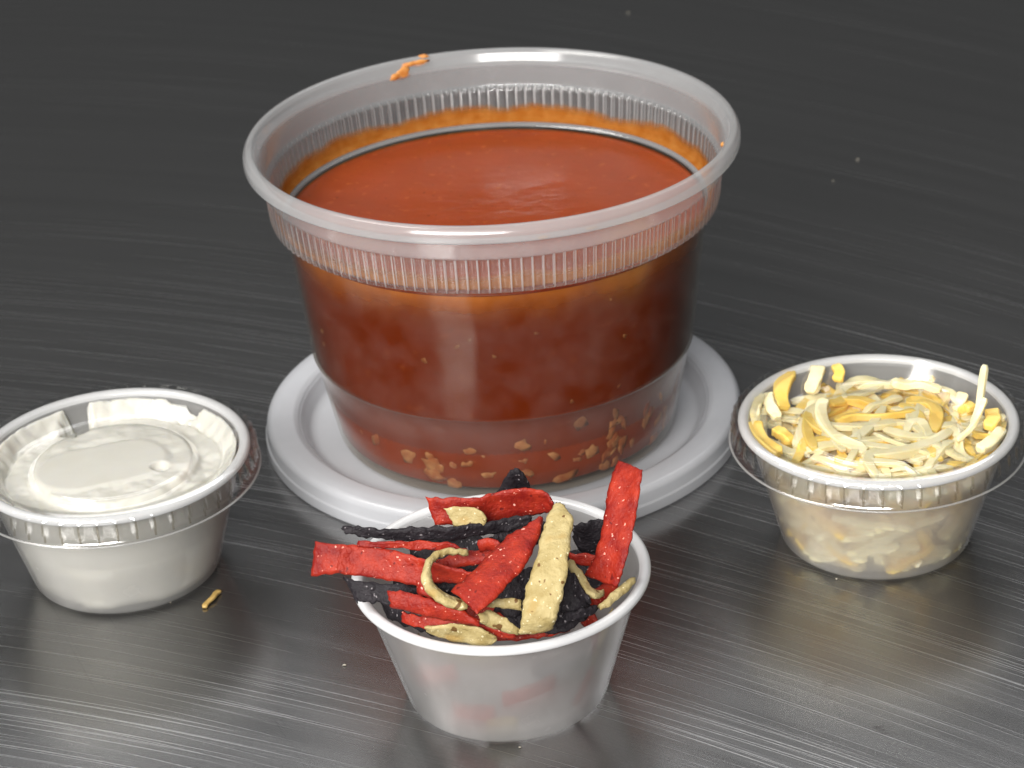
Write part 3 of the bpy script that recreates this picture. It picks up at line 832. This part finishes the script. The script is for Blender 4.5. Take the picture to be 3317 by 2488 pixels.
# ------------------------------------------------------------------ tortilla strips in the front cup
STRIPS = [
    ('red', 'bright red tortilla strip leaning upright against the right rim of the front cup', 1.5, [(21.61, -106.08, 47.0), (19.6, -111.41, 44.0), (17.91, -117.26, 39.5), (15.68, -122.87, 35.0), (13.21, -123.37, 31.0)], [(26.33, -113.18, 48.0), (25.2, -116.9, 45.0), (23.38, -122.56, 40.5), (21.5, -127.33, 36.0), (19.36, -128.71, 31.0)]),
    ('red', 'wide red tortilla strip curled into a trough at the back of the front cup', 1.5, [(-17.49, -107.81, 42.0), (-13.4, -108.84, 42.0), (-7.95, -109.02, 42.0), (-2.84, -108.31, 42.5), (2.63, -108.58, 43.0), (6.85, -108.9, 42.0), (8.34, -110.13, 40.0)], [(-15.9, -109.79, 36.5), (-11.05, -109.67, 36.0), (-7.15, -108.74, 35.5), (-2.43, -107.98, 35.5), (1.93, -107.33, 36.0), (5.88, -107.56, 36.5), (8.03, -108.51, 37.5)]),
    ('red', 'red tortilla strip jutting out over the left rim of the front cup', 1.5, [(-39.73, -117.99, 39.0), (-35.46, -119.22, 39.0), (-31.3, -119.01, 38.5), (-26.33, -120.08, 38.0), (-20.99, -122.43, 37.5), (-16.45, -124.67, 37.0), (-11.59, -126.12, 36.0), (-8.05, -126.7, 35.0)], [(-40.69, -121.42, 33.0), (-35.59, -122.15, 34.0), (-30.12, -122.31, 33.0), (-25.16, -123.79, 32.5), (-19.83, -125.02, 32.0), (-15.26, -124.67, 32.0), (-11.04, -125.58, 32.5), (-8.17, -126.34, 33.0)]),
    ('red', 'broad red tortilla strip lying diagonally across the middle of the front cup', 1.6, [(-12.78, -136.63, 37.5), (-9.44, -132.87, 38.5), (-5.73, -128.97, 40.0), (-1.79, -124.18, 41.0), (2.13, -121.51, 42.0), (5.31, -118.77, 42.5)], [(-8.03, -144.4, 37.0), (-4.99, -141.56, 38.0), (-1.52, -137.35, 39.0), (1.64, -133.01, 40.0), (4.18, -126.33, 41.0), (5.86, -120.46, 42.0)]),
    ('cream', 'broad pale speckled tortilla strip standing against the front rim of the front cup', 1.6, [(8.52, -120.3, 46.0), (6.69, -123.02, 45.0), (5.32, -126.97, 43.5), (4.05, -132.17, 41.5), (2.4, -136.4, 39.0), (0.96, -139.18, 36.5), (0.23, -142.01, 34.0), (-0.33, -142.29, 30.5)], [(10.0, -121.08, 46.0), (11.49, -125.07, 45.0), (10.94, -128.71, 43.5), (10.13, -134.28, 41.5), (8.97, -138.52, 39.0), (7.85, -141.99, 36.5), (6.94, -143.41, 34.0), (6.12, -142.41, 31.0)]),
    ('cream', 'thin pale tortilla strip curled like a hook left of the diagonal red strip', 2.6, [(-9.3, -124.4, 39.0), (-11.36, -124.55, 39.5), (-13.98, -125.08, 40.0), (-16.44, -126.82, 40.0), (-17.93, -130.0, 39.5), (-18.06, -133.32, 38.5), (-17.15, -136.35, 37.5), (-15.0, -138.46, 36.5), (-12.1, -139.06, 35.5), (-9.92, -139.2, 35.0)], [(-9.37, -124.93, 38.0), (-11.5, -125.22, 38.5), (-13.97, -125.9, 39.0), (-15.48, -127.17, 39.0), (-16.65, -129.8, 38.5), (-16.86, -131.85, 37.5), (-15.88, -134.01, 36.5), (-13.86, -135.29, 35.5), (-11.54, -135.36, 34.5), (-9.56, -135.48, 34.0)]),
    ('cream', 'narrow pale tortilla strip bridging the gap below the diagonal red strip', 1.4, [(-6.17, -136.87, 35.0), (-3.93, -136.43, 35.0), (-1.71, -136.67, 35.0), (0.51, -137.12, 35.0)], [(-6.26, -136.99, 33.5), (-4.05, -136.73, 33.0), (-1.75, -137.39, 33.0), (0.45, -138.11, 33.0)]),
    ('black', 'long ragged black tortilla strip sticking out over the left side of the front cup', 1.9, [(-34.07, -115.86, 41.0), (-30.4, -116.44, 41.0), (-26.53, -118.01, 41.0), (-22.32, -117.75, 41.0), (-16.95, -118.14, 41.0), (-11.59, -118.76, 41.0), (-6.22, -117.59, 41.0), (-0.82, -116.41, 41.0), (3.62, -116.02, 41.0)], [(-33.86, -116.61, 40.0), (-30.94, -116.62, 39.0), (-27.12, -117.27, 38.5), (-22.54, -117.41, 38.0), (-17.15, -118.03, 38.0), (-11.39, -118.24, 38.0), (-5.61, -116.9, 38.0), (-0.56, -116.44, 38.5), (3.72, -115.9, 39.0)]),
    ('black', 'black tortilla strip poking out low over the left rim of the front cup', 1.9, [(-33.99, -125.08, 35.0), (-31.36, -126.95, 35.0), (-27.21, -127.68, 34.5), (-22.7, -128.09, 34.0), (-18.23, -127.0, 33.0)], [(-31.77, -129.13, 31.5), (-30.43, -129.42, 31.5), (-27.39, -130.03, 31.5), (-22.89, -130.37, 31.0), (-18.05, -128.29, 30.0)]),
    ('red', 'tapering red tortilla strip slanting down inside the front left rim of the front cup', 1.5, [(-25.19, -133.09, 36.0), (-22.49, -133.18, 36.0), (-18.78, -134.61, 35.5), (-15.09, -136.44, 35.0), (-11.44, -137.68, 34.0), (-7.86, -138.72, 32.0)], [(-24.75, -134.46, 33.0), (-21.98, -135.09, 32.5), (-18.27, -136.36, 32.0), (-14.76, -137.2, 31.5), (-11.26, -138.17, 31.0), (-7.86, -139.56, 31.0)]),
    ('red', 'dark red tortilla strip tucked below the tapering red one at the front left rim', 1.5, [(-22.96, -130.9, 30.0), (-19.93, -132.61, 30.0), (-15.41, -134.14, 30.0), (-10.2, -135.3, 29.5), (-5.02, -137.14, 29.0), (-1.0, -138.42, 28.0)], [(-23.07, -132.25, 28.2), (-19.3, -134.41, 28.0), (-14.45, -135.87, 27.5), (-9.24, -136.49, 27.0), (-4.41, -137.13, 26.5), (-1.04, -138.25, 27.0)]),
    ('cream', 'pale tortilla strip lying along the inside of the front rim of the front cup', 1.5, [(-18.4, -137.36, 30.0), (-15.39, -137.37, 30.5), (-12.01, -137.78, 30.8), (-8.7, -138.46, 30.3), (-6.52, -139.1, 29.5), (-4.75, -139.16, 28.0)], [(-18.13, -136.47, 28.6), (-15.24, -136.73, 27.0), (-11.93, -137.26, 26.0), (-8.76, -138.27, 26.0), (-6.52, -138.51, 26.0), (-4.79, -138.86, 27.0)]),
    ('cream', 'short pale tortilla strip wedged left of the broad pale one near the front rim', 1.5, [(-7.96, -140.31, 34.0), (-6.08, -138.74, 34.0), (-3.37, -140.3, 33.5), (-1.96, -141.91, 33.0), (-0.21, -142.49, 31.5)], [(-7.48, -141.31, 33.0), (-5.73, -140.46, 31.0), (-4.28, -140.86, 30.5), (-2.46, -141.86, 30.5), (-0.46, -142.19, 30.0)]),
    ('cream', 'small pale speckled tortilla chip in front of the red trough shaped strip', 1.3, [(-13.79, -115.21, 43.5), (-11.02, -115.42, 43.7), (-8.34, -116.19, 43.7), (-6.26, -116.91, 43.4), (-5.86, -118.12, 42.0)], [(-11.83, -116.76, 40.0), (-10.49, -117.44, 40.0), (-8.19, -117.48, 40.0), (-6.06, -117.67, 40.5), (-5.34, -117.69, 41.0)]),
    ('red', 'thin dark red tortilla strip seen edge on below the long black one', 1.3, [(-31.21, -119.2, 39.5), (-25.46, -119.86, 39.5), (-19.38, -119.73, 39.0), (-14.06, -120.25, 38.5), (-9.54, -121.18, 37.5)], [(-31.09, -119.78, 38.5), (-25.57, -120.17, 38.0), (-19.48, -120.63, 37.5), (-14.19, -120.47, 36.5), (-9.64, -121.63, 36.0)]),
    ('black', 'peaked black tortilla strip rising behind the red trough shaped strip', 1.7, [(-3.27, -104.23, 40.0), (-0.91, -108.56, 46.0), (0.32, -108.84, 47.5), (2.03, -108.95, 47.0), (3.25, -107.32, 43.0)], [(-0.99, -104.26, 38.5), (0.97, -105.35, 39.0), (2.15, -105.18, 39.0), (3.14, -105.06, 39.0), (4.31, -105.43, 39.0)]),
    ('black', 'glossy dark tortilla strip curled between the broad pale strip and the upright red one', 1.7, [(11.94, -113.48, 37.0), (13.76, -114.85, 38.0), (16.11, -114.36, 38.0), (18.45, -114.18, 38.0)], [(11.84, -112.46, 33.0), (13.55, -113.34, 30.0), (15.86, -113.53, 29.5), (18.23, -113.5, 30.0)]),
    ('cream', 'thin pale tortilla strip bent beside the foot of the upright red strip', 2.0, [(9.95, -126.03, 36.0), (10.34, -128.05, 35.0), (11.6, -130.49, 34.0), (12.94, -132.92, 33.0), (15.12, -133.54, 32.0), (16.73, -131.23, 31.0)], [(11.0, -125.57, 36.0), (11.84, -126.92, 35.0), (12.92, -128.51, 34.0), (14.02, -130.37, 33.0), (15.46, -130.92, 32.0), (16.68, -129.12, 31.0)]),
    ('cream', 'thin pale tortilla strip lying along the right inner rim of the front cup', 1.7, [(15.16, -132.69, 29.5), (17.08, -131.1, 30.0), (20.0, -127.43, 30.6), (22.92, -125.18, 31.0)], [(15.77, -133.55, 29.3), (17.73, -132.6, 29.8), (21.0, -129.35, 30.4), (23.21, -126.33, 30.8)]),
    ('black', 'black tortilla strip standing right of the broad pale one', 1.8, [(9.1, -129.52, 36.0), (10.94, -129.99, 35.5), (12.55, -133.76, 34.0), (13.52, -135.76, 33.0)], [(8.0, -134.45, 29.0), (10.09, -134.13, 29.0), (12.43, -132.95, 29.5), (13.56, -133.15, 30.0)]),
    ('black', 'black tortilla strip lying low inside the front right rim of the front cup', 1.7, [(7.08, -137.58, 31.0), (9.68, -136.36, 31.0), (12.35, -135.41, 31.0), (15.11, -134.33, 31.0)], [(6.96, -138.43, 29.0), (9.56, -137.02, 29.0), (12.26, -135.6, 29.0), (15.08, -133.7, 29.0)]),
    ('red', 'small curled red tortilla piece behind the diagonal red strip', 1.4, [(-7.48, -120.26, 38.5), (-5.62, -120.27, 39.0), (-3.72, -121.08, 39.0), (-2.84, -121.66, 38.0)], [(-7.13, -120.45, 36.0), (-5.59, -119.89, 36.0), (-4.26, -120.41, 36.0), (-3.35, -121.53, 35.5)]),
    ('red', 'dark red tortilla strip in shade between the broad pale and upright red strips', 1.4, [(10.66, -119.56, 34.0), (13.32, -120.09, 34.0), (16.35, -120.73, 34.0)], [(10.56, -119.52, 31.5), (13.22, -120.18, 31.5), (16.26, -120.89, 31.5)]),
    ('red', 'short red tortilla piece peeking out left of the hook shaped pale strip', 1.4, [(-19.87, -129.03, 35.5), (-18.05, -129.93, 35.5), (-16.2, -130.75, 35.0)], [(-19.35, -130.75, 33.0), (-17.47, -131.66, 33.0), (-15.77, -132.54, 33.0)]),
    ('black', 'dark tortilla strip deep behind the hook shaped pale strip', 1.7, [(-16.82, -119.36, 31.5), (-11.43, -119.97, 31.5), (-5.97, -118.46, 32.0), (-0.5, -116.95, 32.5)], [(-17.02, -121.78, 28.5), (-11.67, -123.02, 28.0), (-6.3, -123.61, 28.0), (-0.88, -122.06, 28.0)]),
    ('black', 'dark tortilla strip behind the diagonal red strip near the back', 1.7, [(-4.04, -115.95, 38.0), (-0.13, -114.15, 38.0), (3.75, -113.84, 38.0), (7.25, -112.56, 37.0)], [(-4.21, -117.01, 35.5), (-0.31, -115.96, 35.5), (3.5, -116.24, 34.5), (6.97, -115.81, 34.0)]),
    ('black', 'dark tortilla strip in the shade below the diagonal red strip', 1.7, [(-4.6, -123.54, 31.0), (-1.1, -122.57, 31.5), (2.44, -120.87, 32.0), (6.71, -119.89, 32.0)], [(-4.95, -127.0, 26.0), (-1.59, -129.47, 26.0), (1.9, -127.75, 26.0), (6.21, -126.26, 27.0)]),
    ('red', 'dark red tortilla strip in the gap right of the hook shaped pale strip', 1.4, [(-15.88, -119.13, 34.0), (-11.61, -117.85, 34.5), (-7.34, -118.05, 35.0), (-2.7, -118.66, 35.5)], [(-16.02, -120.26, 32.0), (-11.77, -119.28, 32.0), (-7.51, -119.83, 32.5), (-2.88, -120.44, 33.0)]),
    ('black', 'dark tortilla strip in shade under the strips at the back left of the front cup', 1.7, [(-21.48, -104.8, 33.0), (-15.15, -107.07, 33.0), (-9.65, -108.47, 33.0), (-3.81, -110.66, 33.0), (2.15, -108.3, 33.0)], [(-21.72, -108.82, 29.0), (-15.42, -112.53, 29.0), (-9.99, -116.1, 29.0), (-4.17, -116.75, 29.0), (1.74, -114.47, 29.0)]),
    ('red', 'dark red tortilla strip in shade low in the middle of the front cup', 1.5, [(-17.83, -116.55, 28.0), (-12.02, -118.66, 28.0), (-6.27, -122.18, 28.0), (-0.56, -124.25, 28.0), (5.22, -123.46, 28.0)], [(-18.02, -122.61, 25.0), (-12.32, -125.22, 24.0), (-6.63, -128.63, 24.0), (-0.94, -129.94, 24.0), (4.83, -128.48, 24.0)]),
    ('black', 'dark tortilla strip in shade at the left inside of the front cup', 1.7, [(-24.68, -116.8, 30.0), (-20.02, -118.05, 30.0), (-15.44, -119.14, 29.0), (-10.88, -120.95, 28.0)], [(-24.86, -119.99, 27.0), (-20.28, -121.07, 26.0), (-15.68, -124.35, 25.5), (-11.13, -126.89, 25.0)]),
    ('black', 'dark tortilla strip in shade at the right inside of the front cup', 1.7, [(6.5, -113.66, 30.0), (11.63, -112.74, 30.0), (15.9, -113.23, 30.0), (19.68, -115.15, 30.0)], [(5.97, -121.81, 26.0), (10.96, -122.37, 26.0), (15.18, -122.83, 26.0), (19.12, -121.98, 27.0)]),
    ('black', 'dark tortilla strip hidden low behind the broad pale one in the front cup', 1.7, [(-2.6, -126.71, 27.0), (3.16, -125.93, 27.0), (8.92, -125.93, 27.5), (14.0, -124.43, 28.0)], [(-2.9, -131.79, 24.0), (2.77, -132.4, 24.0), (8.46, -132.33, 24.0), (13.59, -129.57, 25.0)]),
    ('red', 'dark red tortilla strip low at the right inside of the front cup', 1.5, [(11.97, -127.21, 29.0), (15.93, -124.8, 29.0), (20.09, -120.28, 29.5)], [(11.7, -130.29, 26.5), (15.61, -128.62, 26.5), (19.64, -125.61, 27.0)]),
    ('black', 'dark tortilla strip in shade low along the front left inside of the front cup', 1.7, [(-27.64, -120.26, 26.0), (-23.34, -123.94, 26.0), (-18.71, -126.91, 26.0), (-14.14, -128.8, 26.0), (-8.45, -130.46, 26.0)], [(-26.63, -122.18, 23.5), (-22.38, -126.09, 23.0), (-18.18, -128.21, 22.5), (-13.6, -130.09, 22.5), (-8.29, -131.68, 22.5)]),
    ('red', 'dark red tortilla strip in shade low along the front right inside of the front cup', 1.5, [(-6.57, -128.78, 25.0), (-0.85, -128.7, 25.0), (4.87, -128.63, 25.0), (9.84, -129.32, 26.0)], [(-6.79, -131.09, 22.0), (-1.1, -131.7, 22.0), (4.63, -131.28, 22.0), (9.63, -130.93, 23.0)]),
]
def build_strips():
    mats = {'red': M_RED, 'black': M_BLACK, 'cream': M_PALE}
    for k, (c, label, th, A, B) in enumerate(STRIPS):
        wide = max((Vector(a) - Vector(b)).length for a, b in zip(A, B))
        V, F = ribbon_data(A, B, th * 0.66, k + 1, bumpy=0.34 if c != 'black' else 0.36, ragged=0.45 if c != 'black' else 0.75,
                           curl=0.30 if k % 3 == 0 else -0.22, nv=11 if wide > 4 else 8, step=0.55)
        centred("tortilla_strip", V, F, mats[c], label, "tortilla strip", "tortilla strips in the front cup")
    # more strips lower in the cup, seen as soft colour through its wall
    fx, fy = FRONT[0], FRONT[1]
    low = [('red', -112, 6, 11, 0.1), ('red', -78, 12, 12, 0.25), ('red', -38, 5, 10, 1.1), ('black', -60, 18, 13, 0.0), ('cream', -28, 17, 9, 1.2),
           ('cream', -95, 2.6, 8, 0.1), ('red', -130, 15, 12, 0.4), ('black', -150, 9, 14, 0.2), ('red', 20, 8, 13, 0.3), ('black', 70, 7, 14, 0.1),
           ('red', 130, 9, 14, 0.2), ('cream', 170, 8, 12, 0.3)]
    for k, (c, ang, z, L, tilt) in enumerate(low):
        a = radians(ang)
        A, B = [], []
        for q in range(5):
            s = (q / 4 - 0.5) * L
            zz = max(2.8, z + s * sin(tilt)); aa = a + s * cos(tilt) / 22.0
            r = (cup_inner(zz + 1) - 1.7) * 0.975
            A.append((fx + r * cos(aa), fy + r * sin(aa), zz + 2.4)); B.append((fx + (r - 1.6) * cos(aa), fy + (r - 1.6) * sin(aa), zz - (0.6 if zz < 4 else 2.2)))
        V, F = ribbon_data(A, B, 1.3, 60 + k, bumpy=0.3, ragged=0.4, nv=7, step=0.9)
        centred("tortilla_strip", V, F, mats[c], {'red': "red", 'black': "black", 'cream': "pale"}[c] + " tortilla strip seen faintly through the %s of the front cup's frosted wall" % (("upper " if z > 10 else "lower ") + ("back" if ang > 0 else "left" if ang < -120 else "middle left" if ang < -90 else "middle right" if ang < -50 else "right")), "tortilla strip", "tortilla strips in the front cup")
build_strips()

# ------------------------------------------------------------------ bits lying on the table
def build_bits():
    V, F = shred_data([(-69.4, -78.6, 0.45), (-68.9, -77.0, 0.5), (-67.6, -75.0, 0.75), (-67.2, -73.4, 0.6), (-66.3, -72.0, 0.5)], 1.15, 0.7, 3, n=14)
    centred("stray_cheese_shred", V, F, M_STRAY, "small dried orange cheese shred lying on the steel beside the sour cream cup", "cheese shred")
    for k, (p, s, lab) in enumerate((
        ((-37.5, -104.2, 0.25), 0.45, "tiny pale crumb on the steel left of the front cup"),
        ((-1.5, -136.9, 0.2), 0.28, "tiny crumb touching the front foot of the front cup"),
        ((70.0, -81.9, 0.22), 0.35, "tiny white crumb at the left foot of the cheese cup"),
        ((-77.2, -75.2, 0.2), 0.28, "tiny crumb at the foot of the sour cream cup"),
        ((53.0, 312.0, 0.3), 0.5, "tiny pale crumb far back on the table behind the tub"),
        ((113.0, 158.0, 0.3), 0.45, "tiny pale crumb on the table behind the cheese cup"),
        ((103.0, 142.0, 0.3), 0.32, "smaller pale crumb on the table behind the cheese cup"))):
        V, F = blob_data((0, 0, 0), s, s * 0.6, s * 0.5, k + 20, 1, 0.6)
        centred("crumb", [Vector(v) + Vector(p) for v in V], F, M_CRUMB, lab, "crumb", "crumbs on the steel table")
build_bits()
